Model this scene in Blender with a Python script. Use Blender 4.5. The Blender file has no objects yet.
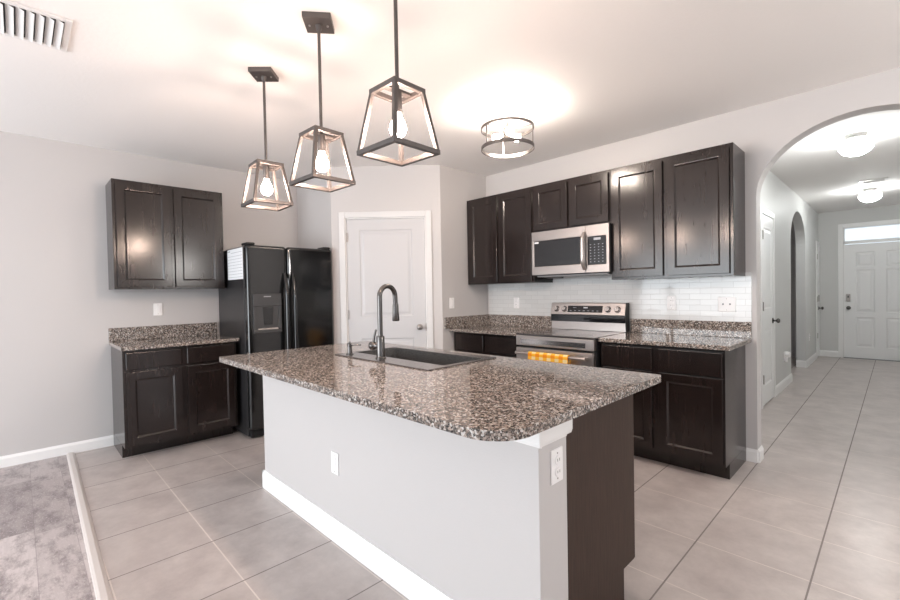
import bpy, bmesh, math, random
from mathutils import Vector, Matrix
random.seed(4)
PI = math.pi
S = bpy.context.scene
COL = S.collection

# ------------------------------------------------------------------ camera
cam_d = bpy.data.cameras.new('camera')
cam = bpy.data.objects.new('camera', cam_d)
COL.objects.link(cam)
cam_d.sensor_width = 36.0
cam_d.lens = 439.9 / 900 * 36
cam_d.clip_start = 0.05
yaw, pit, rol = 0.0095, -0.0179, -0.0188
a_ = PI * 3 / 4 + yaw
F_ = Vector((math.cos(a_) * math.cos(pit), math.sin(a_) * math.cos(pit), math.sin(pit)))
R_ = Vector((math.sin(a_), -math.cos(a_), 0))
U_ = R_.cross(F_)
R2 = R_ * math.cos(rol) + U_ * math.sin(rol)
U2 = -R_ * math.sin(rol) + U_ * math.cos(rol)
M = Matrix((R2, U2, -F_)).transposed().to_4x4()
M.translation = Vector((3.2986, -3.8456, 1.2953))
cam.matrix_world = M
S.camera = cam

# ------------------------------------------------------------------ world, daylight, exposure
W = bpy.data.worlds.new('daylight')
S.world = W
W.use_nodes = True
bg = W.node_tree.nodes['Background']
bg.inputs[0].default_value = (0.80, 0.90, 1.0, 1)
bg.inputs[1].default_value = 1.25


def area(name, loc, rot, sx, sy, power, color):
    d = bpy.data.lights.new(name, 'AREA')
    d.shape = 'RECTANGLE'
    d.size, d.size_y = sx, sy
    d.energy = power
    d.color = color
    o = bpy.data.objects.new(name, d)
    COL.objects.link(o)
    o.location = loc
    o.rotation_euler = rot
    return o


DAY = (0.91, 0.965, 1.0)
# daylight in the sliding-door and window openings of the living side of the room
area('daylight_sliding_door', (0.4, -7.62, 1.12), (PI / 2, 0, 0), 3.4, 2.1, 194, DAY)
area('daylight_back_window', (4.6, -7.62, 1.45), (PI / 2, 0, 0), 2.2, 1.5, 18, DAY)
area('daylight_side_window', (7.42, -4.2, 1.4), (0, PI / 2, 0), 1.6, 3.4, 8, DAY)

S.view_settings.view_transform = 'Standard'
S.view_settings.look = 'None'
S.view_settings.gamma = 1.0
S.view_settings.use_curve_mapping = False
S.view_settings.exposure = 0.0
S.cycles.use_denoising = True
S.cycles.max_bounces = 14
S.cycles.diffuse_bounces = 8
S.cycles.glossy_bounces = 5
S.cycles.sample_clamp_indirect = 6.0


# ------------------------------------------------------------------ materials
def mat(name, color=(.8, .8, .8), rough=.5, metal=0.0, spec=.5, coat=0.0, coat_rough=.1):
    m = bpy.data.materials.new(name)
    m.use_nodes = True
    b = m.node_tree.nodes['Principled BSDF']
    b.inputs['Base Color'].default_value = (*color, 1)
    b.inputs['Roughness'].default_value = rough
    b.inputs['Metallic'].default_value = metal
    b.inputs['Specular IOR Level'].default_value = spec
    b.inputs['Coat Weight'].default_value = coat
    b.inputs['Coat Roughness'].default_value = coat_rough
    return m


class G:
    """small node-graph helper"""
    def __init__(s, m):
        s.t = m.node_tree
        s.b = s.t.nodes['Principled BSDF']

    def n(s, kind, **kw):
        x = s.t.nodes.new(kind)
        for k, v in kw.items():
            if k in x.inputs:
                x.inputs[k].default_value = v
            else:
                setattr(x, k, v)
        return x

    def l(s, o, i):
        s.t.links.new(o, i)

    def coord(s, scale=(1, 1, 1), loc=(0, 0, 0)):
        c = s.n('ShaderNodeTexCoord')
        mp = s.n('ShaderNodeMapping')
        mp.inputs['Scale'].default_value = scale
        mp.inputs['Location'].default_value = loc
        s.l(c.outputs['Object'], mp.inputs['Vector'])
        return mp.outputs['Vector']

    def noise(s, vec, scale, detail=4, rough=.55):
        x = s.n('ShaderNodeTexNoise')
        x.inputs['Scale'].default_value = scale
        x.inputs['Detail'].default_value = detail
        x.inputs['Roughness'].default_value = rough
        if vec is not None:
            s.l(vec, x.inputs['Vector'])
        return x

    def ramp(s, fac, stops, interp='LINEAR'):
        r = s.n('ShaderNodeValToRGB')
        cr = r.color_ramp
        cr.interpolation = interp
        while len(cr.elements) < len(stops):
            cr.elements.new(.5)
        for e, (p, c) in zip(cr.elements, stops):
            e.position = p
            e.color = (*c, 1) if len(c) == 3 else c
        s.l(fac, r.inputs['Fac'])
        return r.outputs['Color']

    def math(s, op, a, b=None, c=None):
        x = s.n('ShaderNodeMath', operation=op)
        for i, v in enumerate((a, b, c)):
            if v is None:
                continue
            if isinstance(v, (int, float)):
                x.inputs[i].default_value = v
            else:
                s.l(v, x.inputs[i])
        return x.outputs[0]

    def mix(s, fac, a, b, blend='MIX'):
        x = s.n('ShaderNodeMix', data_type='RGBA', blend_type=blend)
        for i, v in ((0, fac), (6, a), (7, b)):
            if isinstance(v, (int, float)):
                x.inputs[i].default_value = v
            elif isinstance(v, tuple):
                x.inputs[i].default_value = (*v, 1)
            else:
                s.l(v, x.inputs[i])
        return x.outputs[2]

    def bump(s, h, strength, dist=.01):
        x = s.n('ShaderNodeBump')
        x.inputs['Strength'].default_value = strength
        x.inputs['Distance'].default_value = dist
        s.l(h, x.inputs['Height'])
        s.l(x.outputs['Normal'], s.b.inputs['Normal'])

    def col(s, c):
        s.l(c, s.b.inputs['Base Color'])


def paint(name, color, rough=.6, bump=.12, scale=140):
    m = mat(name, color, rough, spec=.35)
    g = G(m)
    v = g.coord()
    n = g.noise(v, scale, 3)
    g.bump(n.outputs['Fac'], bump, .004)
    return m


MT = {}
MT['wall'] = paint('greige_wall_paint', (.565, .545, .54), .5)
MT['island_wall'] = MT['wall']
MT['hall_wall'] = paint('grey_hall_paint_lifted', (.63, .63, .62), .5)  # neutral grey of the hall, lightened to offset the dim light there
m = mat('ceiling_texture', (.89, .87, .855), .8, spec=.2)
g = G(m)
v = g.coord()
n1 = g.noise(v, 38, 5, .6)
g.bump(g.ramp(n1.outputs['Fac'], [(.42, (0, 0, 0)), (.6, (1, 1, 1))]), .07, .004)
MT['ceil'] = m
MT['trim'] = mat('white_trim_paint', (.84, .835, .83), .35)
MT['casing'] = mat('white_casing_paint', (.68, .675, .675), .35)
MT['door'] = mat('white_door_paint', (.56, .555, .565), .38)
MT['front_door'] = mat('white_door_paint_lifted', (.85, .85, .85), .35)  # white raised to make up for weak light on the hall doors
MT['plastic'] = mat('white_plastic', (.90, .89, .89), .3)
MT['slot'] = mat('socket_slot', (.05, .05, .05), .5)

# espresso cabinet wood
m = mat('espresso_wood', (.03, .022, .02), .30, spec=.5)
g = G(m)
v = g.coord((9, 9, .5))
n1 = g.noise(v, 6, 4, .55)
n2 = g.noise(g.coord((2, 2, 1.2)), 4, 3)
c = g.ramp(n1.outputs['Fac'], [(.3, (.011, .0070, .0062)), (.7, (.0185, .0122, .0110))])
c = g.mix(g.ramp(n2.outputs['Fac'], [(.4, (0, 0, 0)), (.75, (.35, .35, .35))]), c, (.028, .0195, .0176))
g.col(c)
g.b.inputs['Roughness'].default_value = .19
MT['wood'] = m
m = mat('espresso_side_veneer', (.045, .03, .026), .5, spec=.3)
g = G(m)
n1 = g.noise(g.coord((12, 12, .6)), 12, 6, .65)
g.col(g.ramp(n1.outputs['Fac'], [(.3, (.024, .012, .008)), (.72, (.054, .031, .022))]))
MT['veneer'] = m


def granite(name, tint=(1, 1, 1)):
    m = mat(name, (.3, .25, .2), .035, spec=.55)
    g = G(m)
    v = g.coord()
    warp = g.noise(v, 60, 3)
    vm = g.n('ShaderNodeVectorMath', operation='MULTIPLY_ADD')
    g.l(warp.outputs['Color'], vm.inputs[0])
    vm.inputs[1].default_value = (.012, .012, .012)
    g.l(v, vm.inputs[2])
    vo = g.n('ShaderNodeTexVoronoi', feature='F1')
    vo.inputs['Scale'].default_value = 150
    g.l(vm.outputs[0], vo.inputs['Vector'])
    sp = g.n('ShaderNodeSeparateColor')
    g.l(vo.outputs['Color'], sp.inputs[0])
    T = lambda c: tuple(a * b for a, b in zip(c, tint))
    c1 = g.ramp(sp.outputs[0], [(0, T((.012, .012, .012))), (.23, T((.055, .048, .044))), (.42, T((.175, .130, .108))),
                                (.61, T((.345, .275, .235))), (.77, T((.51, .44, .39))), (.88, T((.66, .635, .61)))], 'CONSTANT')
    vo2 = g.n('ShaderNodeTexVoronoi', feature='F1')
    vo2.inputs['Scale'].default_value = 340
    g.l(v, vo2.inputs['Vector'])
    sp2 = g.n('ShaderNodeSeparateColor')
    g.l(vo2.outputs['Color'], sp2.inputs[0])
    c2 = g.ramp(sp2.outputs[1], [(0, T((.02, .019, .019))), (.35, T((.20, .165, .145))), (.7, T((.55, .495, .45)))], 'CONSTANT')
    big = g.noise(v, 9, 3)
    c = g.mix(.32, c1, c2)
    g.col(c)
    return m


MT['granite'] = granite('brown_speckled_granite')

# porcelain floor tile with grout lines laid on a world grid
m = mat('taupe_porcelain_tile', (.4, .35, .33), .33, spec=.45)
g = G(m)
tc = g.n('ShaderNodeTexCoord')
sx = g.n('ShaderNodeSeparateXYZ')
g.l(tc.outputs['Object'], sx.inputs[0])


def gridline(o, off, size, half):
    u = g.math('DIVIDE', g.math('SUBTRACT', o, off), size)
    fr = g.math('FRACT', u)
    d = g.math('ABSOLUTE', g.math('SUBTRACT', fr, .5))
    return g.math('GREATER_THAN', d, .5 - half / size), g.math('FLOOR', u)


gx, ix = gridline(sx.outputs[0], 2.575, .455, .0035)
gy, iy = gridline(sx.outputs[1], -.10, .435, .0030)
wn = g.n('ShaderNodeTexWhiteNoise', noise_dimensions='2D')
cb = g.n('ShaderNodeCombineXYZ')
g.l(ix, cb.inputs[0]); g.l(iy, cb.inputs[1])
g.l(cb.outputs[0], wn.inputs['Vector'])
cl = g.noise(tc.outputs['Object'], 4.5, 8, .68)
fine = g.noise(tc.outputs['Object'], 60, 3, .6)
c = g.ramp(cl.outputs['Fac'], [(.33, (.385, .337, .322)), (.66, (.57, .512, .487))])
c = g.mix(g.math('MULTIPLY', wn.outputs['Value'], .35), c, (.47, .42, .40))
c = g.mix(g.math('MULTIPLY', fine.outputs['Fac'], .25), c, (.39, .345, .33))
c = g.mix(gy, c, (.64, .58, .54))
c = g.mix(gx, c, (.22, .19, .18))
g.col(c)
gm = g.math('MAXIMUM', gx, gy)
g.l(g.math('MULTIPLY_ADD', gm, .45, .30), g.b.inputs['Roughness'])
g.bump(g.math('SUBTRACT', g.math('MULTIPLY', cl.outputs['Fac'], .08), gm), .35, .002)
MT['tile'] = m

# grey-brown distressed vinyl planks
m = mat('distressed_grey_planks', (.3, .26, .26), .38)
g = G(m)
tc = g.n('ShaderNodeTexCoord')
sx = g.n('ShaderNodeSeparateXYZ')
g.l(tc.outputs['Object'], sx.inputs[0])
PW, PL = .165, .95
ry = g.math('DIVIDE', g.math('ADD', sx.outputs[1], .02), PW)
row = g.math('FLOOR', ry)
wn0 = g.n('ShaderNodeTexWhiteNoise', noise_dimensions='1D')
g.l(row, wn0.inputs['W'])
cxx = g.math('ADD', g.math('DIVIDE', sx.outputs[0], PL), wn0.outputs['Value'])
colm = g.math('FLOOR', cxx)
idv = g.n('ShaderNodeCombineXYZ')
g.l(colm, idv.inputs[0]); g.l(row, idv.inputs[1])
wn1 = g.n('ShaderNodeTexWhiteNoise', noise_dimensions='2D')
g.l(idv.outputs[0], wn1.inputs['Vector'])
off = g.n('ShaderNodeVectorMath', operation='MULTIPLY_ADD')      # every plank samples its own bit of grain
g.l(idv.outputs[0], off.inputs[0]); off.inputs[1].default_value = (7.3, 3.1, 0); g.l(tc.outputs['Object'], off.inputs[2])
def stretched(k):
    mp = g.n('ShaderNodeMapping'); mp.inputs['Scale'].default_value = k
    g.l(off.outputs[0], mp.inputs['Vector'])
    return mp.outputs['Vector']
st = g.noise(stretched((1.6, 14, 1)), 3.0, 6, .7)
pa = g.noise(stretched((1.6, 3.2, 1)), 2.4, 8, .75)
sc = g.noise(stretched((5, 12, 1)), 8, 6, .8)
c = g.mix(wn1.outputs['Value'], (.27, .232, .235), (.60, .54, .535))
c = g.mix(g.ramp(st.outputs['Fac'], [(.35, (0, 0, 0)), (.7, (.5, .5, .5))]), c, (.38, .335, .33))
c = g.mix(g.ramp(pa.outputs['Fac'], [(.46, (0, 0, 0)), (.62, (.8, .8, .8))]), c, (.15, .122, .128))
c = g.mix(g.ramp(sc.outputs['Fac'], [(.54, (0, 0, 0)), (.64, (.7, .7, .7))]), c, (.62, .57, .56))
e1 = g.math('LESS_THAN', g.math('FRACT', ry), .014)
e2 = g.math('LESS_THAN', g.math('FRACT', cxx), .0025)
c = g.mix(g.math('MULTIPLY', g.math('MAXIMUM', e1, e2), .55), c, (.17, .14, .145))
g.col(c)
g.bump(st.outputs['Fac'], .12, .003)
MT['plank'] = m
MT['thresh'] = mat('taupe_threshold', (.60, .55, .525), .35)

# white gloss subway tile
m = mat('white_gloss_subway_tile', (.80, .80, .79), .08, spec=.5)
g = G(m)
tc = g.n('ShaderNodeTexCoord')
sx = g.n('ShaderNodeSeparateXYZ')
g.l(tc.outputs['Object'], sx.inputs[0])
cb = g.n('ShaderNodeCombineXYZ')
g.l(sx.outputs[0], cb.inputs[0]); g.l(sx.outputs[2], cb.inputs[1])
br = g.n('ShaderNodeTexBrick')
br.offset = .5
for k, val in (('Scale', 1.0), ('Mortar Size', .0016), ('Mortar Smooth', .3), ('Brick Width', .152), ('Row Height', .0445)):
    br.inputs[k].default_value = val
br.inputs['Color1'].default_value = (.66, .665, .66, 1)
br.inputs['Color2'].default_value = (.71, .715, .71, 1)
br.inputs['Mortar'].default_value = (.56, .56, .555, 1)
g.l(cb.outputs[0], br.inputs['Vector'])
g.col(br.outputs['Color'])
wv = g.noise(cb.outputs[0], 9, 2)
g.bump(g.math('SUBTRACT', g.math('MULTIPLY', wv.outputs['Fac'], .9), g.math('MULTIPLY', br.outputs['Fac'], .5)), .32, .004)
MT['subway'] = m


def brushed(name, color, rough, stretch=(1, 1, 60)):
    m = mat(name, color, rough, metal=1.0)
    g = G(m)
    n = g.noise(g.coord(stretch), 12, 3)
    g.l(g.ramp(n.outputs['Fac'], [(.3, (rough * .8,) * 3), (.7, (rough * 1.25,) * 3)]), g.b.inputs['Roughness'])
    return m


MT['steel'] = brushed('brushed_stainless_steel', (.52, .475, .455), .36)
MT['steel_bright'] = mat('polished_stainless', (.60, .57, .56), .2, metal=1.0)
MT['fridge'] = mat('gloss_black_appliance', (.007, .007, .0075), .10, spec=.6)
m = mat('textured_black_side', (.022, .021, .022), .33, spec=.5)
g = G(m)
g.bump(g.noise(g.coord(), 220, 2).outputs['Fac'], .12, .002)
MT['fridge_side'] = m
MT['black'] = mat('matte_black', (.009, .009, .0095), .5)
MT['black_gloss'] = mat('black_glass', (.010, .010, .012), .05, spec=.6)
MT['cooktop'] = mat('ceramic_cooktop_glass', (.05, .046, .047), .10, spec=.8)
MT['bronze'] = mat('oil_rubbed_bronze', (.11, .098, .094), .42, metal=.6)
MT['gunmetal'] = mat('brushed_gunmetal', (.13, .122, .119), .24, metal=.9)
MT['nickel'] = mat('satin_nickel', (.42, .39, .375), .28, metal=1.0)
m = mat('black_composite_sink', (.022, .022, .023), .42)
g = G(m)
n1 = g.noise(g.coord((1, 1, 1)), 180, 2)
g.col(g.ramp(n1.outputs['Fac'], [(.42, (.030, .030, .031)), (.72, (.12, .118, .115))]))
MT['sink'] = m
MT['sink_deck'] = mat('sink_deck_metal', (.21, .19, .185), .24, metal=.85)
MT['paper'] = mat('white_paper', (.80, .81, .83), .6)
MT['ink'] = mat('grey_print', (.38, .39, .42), .7)
MT['grey_plastic'] = mat('grey_plastic', (.25, .25, .26), .4)
MT['smoke_plastic'] = mat('smoky_grey_plastic', (.05, .05, .052), .2)
MT['dark_nickel'] = mat('dark_brushed_nickel', (.20, .185, .178), .3, metal=1.0)
MT['white_metal'] = mat('white_enamel_metal', (.80, .79, .78), .35)
MT['duct'] = mat('dark_duct', (.06, .06, .065), .8)
MT['filament'] = mat('brass', (.6, .42, .2), .3, metal=1)

MT['microwave_steel'] = brushed('microwave_stainless', (.37, .335, .32), .40)
# orange gingham towel
m = mat('orange_gingham', (.9, .5, .1), .85, spec=.1)
g = G(m)
tc = g.n('ShaderNodeTexCoord')
sx = g.n('ShaderNodeSeparateXYZ')
g.l(tc.outputs['Object'], sx.inputs[0])
s1 = g.math('GREATER_THAN', g.math('FRACT', g.math('DIVIDE', sx.outputs[0], .075)), .5)
s2 = g.math('GREATER_THAN', g.math('FRACT', g.math('DIVIDE', sx.outputs[2], .05)), .5)
sm = g.math('MULTIPLY', g.math('ADD', s1, s2), .5)
g.col(g.ramp(sm, [(0, (.86, .70, .38)), (.4, (.86, .46, .05)), (.9, (.80, .26, .02))], 'CONSTANT'))
MT['towel'] = m


def emit(name, color, strength):
    m = bpy.data.materials.new(name)
    m.use_nodes = True
    b = m.node_tree.nodes['Principled BSDF']
    b.inputs['Base Color'].default_value = (.9, .9, .9, 1)
    b.inputs['Emission Color'].default_value = (*color, 1)
    b.inputs['Emission Strength'].default_value = strength
    return m


MT['bulb'] = emit('warm_pendant_bulb', (1.0, .75, .61), 360)
MT['bulb_flush'] = emit('warm_flush_bulb', (1.0, .86, .74), 300)
MT['fill_globe'] = emit('added_fill_globe', (1.0, .97, .93), 120)  # emission of the added out-of-view fill lamp
MT['globe'] = emit('frosted_hall_globe', (.97, 1.0, .985), 78)

m = bpy.data.materials.new('window_glass')
m.use_nodes = True
b = m.node_tree.nodes['Principled BSDF']
b.inputs['Base Color'].default_value = (1, 1, 1, 1)
b.inputs['Roughness'].default_value = .35
b.inputs['Transmission Weight'].default_value = 1.0
b.inputs['IOR'].default_value = 1.05
MT['glass'] = m


# ------------------------------------------------------------------ mesh helpers
class MB:
    def __init__(s):
        s.bm = bmesh.new()

    def face(s, pts):
        vs = [s.bm.verts.new(p) for p in pts]
        return s.bm.faces.new(vs)

    def box(s, x0, x1, y0, y1, z0, z1):
        x0, x1 = min(x0, x1), max(x0, x1)
        y0, y1 = min(y0, y1), max(y0, y1)
        z0, z1 = min(z0, z1), max(z0, z1)
        v = [s.bm.verts.new(p) for p in ((x0, y0, z0), (x1, y0, z0), (x1, y1, z0), (x0, y1, z0),
                                         (x0, y0, z1), (x1, y0, z1), (x1, y1, z1), (x0, y1, z1))]
        for f in ((3, 2, 1, 0), (4, 5, 6, 7), (0, 1, 5, 4), (1, 2, 6, 5), (2, 3, 7, 6), (3, 0, 4, 7)):
            s.bm.faces.new([v[i] for i in f])
        return s

    def prism(s, poly, lo, hi, axis='z'):
        """poly 2D extruded along axis; for axis y poly is (x,z); for axis x poly is (y,z)"""
        def P(p, h):
            return (p[0], p[1], h) if axis == 'z' else ((p[0], h, p[1]) if axis == 'y' else (h, p[0], p[1]))
        a = [s.bm.verts.new(P(p, lo)) for p in poly]
        b = [s.bm.verts.new(P(p, hi)) for p in poly]
        s.bm.faces.new(a); s.bm.faces.new(b)
        n = len(poly)
        for i in range(n):
            j = (i + 1) % n
            s.bm.faces.new((a[i], a[j], b[j], b[i]))
        return s

    def bar(s, p0, p1, w, d=None, up=(0, 0, 1)):
        """square bar between two points"""
        d = d or w
        p0, p1 = Vector(p0), Vector(p1)
        t = (p1 - p0).normalized()
        u = Vector(up)
        if abs(t.dot(u)) > .95:
            u = Vector((1, 0, 0))
        r = t.cross(u).normalized()
        q = r.cross(t).normalized()
        ring = lambda c: [s.bm.verts.new(c + r * (w / 2 * i) + q * (d / 2 * j)) for i, j in ((-1, -1), (1, -1), (1, 1), (-1, 1))]
        A, B = ring(p0), ring(p1)
        s.bm.faces.new(A); s.bm.faces.new(B)
        for i in range(4):
            j = (i + 1) % 4
            s.bm.faces.new((A[i], A[j], B[j], B[i]))
        return s

    def tube(s, pts, r, seg=16, caps=True):
        pts = [Vector(p) for p in pts]
        rs = r if isinstance(r, (list, tuple)) else [r] * len(pts)
        rings = []
        nrm = None
        for i, p in enumerate(pts):
            if i == 0:
                t = pts[1] - p
            elif i == len(pts) - 1:
                t = p - pts[-2]
            else:
                t = (pts[i + 1] - pts[i - 1])
            t.normalize()
            if nrm is None:
                nrm = Vector((1, 0, 0)) if abs(t.x) < .9 else Vector((0, 1, 0))
            nrm = (nrm - t * nrm.dot(t)).normalized()
            bn = t.cross(nrm)
            rings.append([s.bm.verts.new(p + (nrm * math.cos(2 * PI * k / seg) + bn * math.sin(2 * PI * k / seg)) * rs[i]) for k in range(seg)])
        for A, B in zip(rings, rings[1:]):
            for k in range(seg):
                j = (k + 1) % seg
                s.bm.faces.new((A[k], A[j], B[j], B[k]))
        if caps:
            s.bm.faces.new(rings[0]); s.bm.faces.new(rings[-1])
        return s

    def lathe(s, prof, c=(0, 0, 0), seg=32, axis='z'):
        """prof list of (r, h) from one end to the other"""
        def P(r, h, a):
            x, y = r * math.cos(a), r * math.sin(a)
            if axis == 'z':
                q = (x, y, h)
            elif axis == 'y':
                q = (x, h, y)
            else:
                q = (h, x, y)
            return (q[0] + c[0], q[1] + c[1], q[2] + c[2])
        rings = []
        for r, h in prof:
            if r < 1e-6:
                rings.append([s.bm.verts.new(P(0, h, 0))])
            else:
                rings.append([s.bm.verts.new(P(r, h, 2 * PI * k / seg)) for k in range(seg)])
        for A, B in zip(rings, rings[1:]):
            for k in range(seg):
                j = (k + 1) % seg
                if len(A) == 1 and len(B) == 1:
                    continue
                if len(A) == 1:
                    s.bm.faces.new((A[0], B[j], B[k]))
                elif len(B) == 1:
                    s.bm.faces.new((A[k], A[j], B[0]))
                else:
                    s.bm.faces.new((A[k], A[j], B[j], B[k]))
        for Rg in (rings[0], rings[-1]):
            if len(Rg) > 2:
                s.bm.faces.new(Rg)
        return s

    def ring(s, c, r, w, h, seg=64):
        """flat band ring: radius r, radial thickness w, height h, centred at c"""
        prof = [(r - w / 2, -h / 2), (r + w / 2, -h / 2), (r + w / 2, h / 2), (r - w / 2, h / 2)]
        vs = [[s.bm.verts.new((c[0] + q * math.cos(2 * PI * k / seg), c[1] + q * math.sin(2 * PI * k / seg), c[2] + z)) for q, z in prof] for k in range(seg)]
        for k in range(seg):
            A, B = vs[k], vs[(k + 1) % seg]
            for i in range(4):
                j = (i + 1) % 4
                s.bm.faces.new((A[i], B[i], B[j], A[j]))
        return s

    def panelled(s, x0, x1, z0, z1, yb, yf, panels, prof, fill=True):
        """slab between yb (back) and yf (front, more negative) whose front has moulded panels.
        prof: list of (inset, depth) rings followed inwards from the panel edge"""
        xs = sorted({x0, x1, *[p[0] for p in panels], *[p[1] for p in panels]})
        zs = sorted({z0, z1, *[p[2] for p in panels], *[p[3] for p in panels]})
        q = lambda pts: s.face(pts)
        for a, b in zip(xs, xs[1:]):
            for c, d in zip(zs, zs[1:]):
                mx, mz = (a + b) / 2, (c + d) / 2
                if any(p[0] < mx < p[1] and p[2] < mz < p[3] for p in panels):
                    continue
                q([(a, yf, c), (b, yf, c), (b, yf, d), (a, yf, d)])
        for p in panels:
            prev = (p[0], p[1], p[2], p[3], yf)
            for ins, dep in prof:
                cur = (p[0] + ins, p[1] - ins, p[2] + ins, p[3] - ins, yf + dep)
                A = [(prev[0], prev[4], prev[2]), (prev[1], prev[4], prev[2]), (prev[1], prev[4], prev[3]), (prev[0], prev[4], prev[3])]
                B = [(cur[0], cur[4], cur[2]), (cur[1], cur[4], cur[2]), (cur[1], cur[4], cur[3]), (cur[0], cur[4], cur[3])]
                for i in range(4):
                    j = (i + 1) % 4
                    q([A[i], A[j], B[j], B[i]])
                prev = cur
            if fill:
                q([(prev[0], prev[4], prev[2]), (prev[1], prev[4], prev[2]), (prev[1], prev[4], prev[3]), (prev[0], prev[4], prev[3])])
        q([(x0, yb, z0), (x0, yb, z1), (x1, yb, z1), (x1, yb, z0)])
        for a, b in zip(xs, xs[1:]):
            q([(a, yb, z0), (b, yb, z0), (b, yf, z0), (a, yf, z0)])
            q([(a, yf, z1), (b, yf, z1), (b, yb, z1), (a, yb, z1)])
        for c, d in zip(zs, zs[1:]):
            q([(x0, yb, c), (x0, yf, c), (x0, yf, d), (x0, yb, d)])
            q([(x1, yf, c), (x1, yb, c), (x1, yb, d), (x1, yf, d)])
        bmesh.ops.remove_doubles(s.bm, verts=s.bm.verts, dist=1e-5)
        return s

    def move(s, v):
        bmesh.ops.translate(s.bm, verts=s.bm.verts, vec=v)
        return s

    def rot(s, ang, axis='Z', c=(0, 0, 0)):
        bmesh.ops.rotate(s.bm, verts=s.bm.verts, cent=c, matrix=Matrix.Rotation(ang, 3, axis))
        return s

    def build(s, name, material, parent=None, bevel=0, smooth=False, loc=None, seg=2):
        bmesh.ops.recalc_face_normals(s.bm, faces=s.bm.faces)
        me = bpy.data.meshes.new(name)
        if loc is not None and parent is None:
            bmesh.ops.translate(s.bm, verts=s.bm.verts, vec=-Vector(loc))
        s.bm.to_mesh(me)
        s.bm.free()
        me.materials.append(material)
        o = bpy.data.objects.new(name, me)
        COL.objects.link(o)
        if parent is not None:
            o.parent = parent
        elif loc is not None:
            o.location = loc
        if smooth:
            for p in me.polygons:
                p.use_smooth = True
            try:
                me.set_sharp_from_angle(angle=math.radians(40))
            except Exception:
                pass
        if bevel:
            md = o.modifiers.new('bevel', 'BEVEL')
            md.width = bevel
            md.segments = seg
            md.limit_method = 'ANGLE'
            md.angle_limit = math.radians(35)
            md.harden_normals = False
        return o


def B(*a):
    return MB().box(*a)


def tag(o, label, cat, group=None):
    o['label'] = label
    o['category'] = cat
    if group:
        o['group'] = group
    return o


def thing(name, label, cat, loc=(0, 0, 0), rz=0, group=None):
    o = bpy.data.objects.new(name, None)
    o.empty_display_size = .1
    COL.objects.link(o)
    o.location = loc
    o.rotation_euler = (0, 0, rz)
    return tag(o, label, cat, group)


def struct(o, label=None, cat=None):
    o['kind'] = 'structure'
    if label:
        o['label'] = label
    if cat:
        o['category'] = cat
    return o


def copy_tree(o, parent=None):
    c = o.copy()
    COL.objects.link(c)
    c.parent = parent
    for ch in list(o.children):
        copy_tree(ch, c)
    return c


def arch_outline(cx, half, spring, rise, n=28):
    """points of an elliptical arch from the right springing over the top to the left one"""
    return [(cx + half * math.cos(PI * k / n), spring + rise * math.sin(PI * k / n)) for k in range(n + 1)]


# ------------------------------------------------------------------ the room shell
XL, CZ = -1.564, 2.606
YB, XR, YH, XH = -7.7, 7.5, 6.6, 2.28      # back wall, far right wall, hall end, hall left wall
HR = 3.98                                    # hall right wall

struct(B(XL - .12, XR + .12, -3.95, YH + .15, -.10, 0).build('floor', MT['tile']), 'taupe porcelain tile floor with thin grout lines', 'floor')
SKEW = -.0195
yk = lambda x, y: y + SKEW * (x - XL)
pk = MB().prism([(XL, YB), (XR, YB), (XR, yk(XR, -3.583)), (XL, yk(XL, -3.583))], .0004, .003)
pk.box(XL - .12, XR + .12, YB - .12, -3.951, -.10, .0003)
struct(pk.build('floor_plank', MT['plank']), 'distressed grey plank flooring beside the tile', 'floor')
th = MB().prism([(-3.594, .0005), (-3.590, .009), (-3.579, .014), (-3.556, .014), (-3.543, .007), (-3.539, .0005)], XL, XR, 'x')
for v_ in th.bm.verts:
    v_.co.y = yk(v_.co.x, v_.co.y)
struct(th.build('trim_1', MT['thresh'], smooth=False), 'taupe threshold strip between planks and tile', 'threshold')
struct(B(XL - .12, XR + .12, YB - .12, YH + .15, CZ, CZ + .12).build('ceiling', MT['ceil']), 'white textured ceiling', 'ceiling')

struct(B(XL - .12, XL, YB - .12, .13, 0, CZ).build('wall_left', MT['wall']), 'greige wall behind the refrigerator', 'wall')
# kitchen wall with the elliptical archway to the hall
ax, ah, asp, ari = 3.14, .565, 1.94, .468
poly = [(-.13, 0), (ax - ah, 0)] + arch_outline(ax, ah, asp, ari)[::-1] + [(ax + ah, 0), (XR + .12, 0), (XR + .12, CZ), (-.13, CZ)]
struct(MB().prism(poly, 0, .13, 'y').build('wall_kitchen', MT['wall']), 'pale wall with the range and an archway', 'wall')
# corner pantry walls
struct(B(XL, -.798, -1.52, -1.42, 0, CZ).build('wall_pantry_return', MT['wall']), 'narrow pale wall beside the refrigerator', 'wall')
struct(B(-.10, 0, -.722, 0, 0, CZ).build('wall_pantry_side', MT['wall']), 'pale wall at the end of the range counter', 'wall')
# diagonal wall: local x runs along it from the refrigerator corner, local -y faces the room
L = math.hypot(.798, .798)
dlocal = lambda s: L - s
ds0, ds1 = L - .976, L - .171      # slab edges measured along the wall
dz = 2.065
poly = [(0, 0), (ds0 - .012, 0), (ds0 - .012, dz + .012), (ds1 + .012, dz + .012), (ds1 + .012, 0), (L, 0), (L, CZ), (0, CZ)]
dw = MB().prism(poly, 0, .10, 'y')
dw.rot(PI / 4).move((-.798, -1.52, 0))
struct(dw.build('wall_pantry_diagonal', MT['wall']), 'diagonal pale wall with the pantry door', 'wall')

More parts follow.
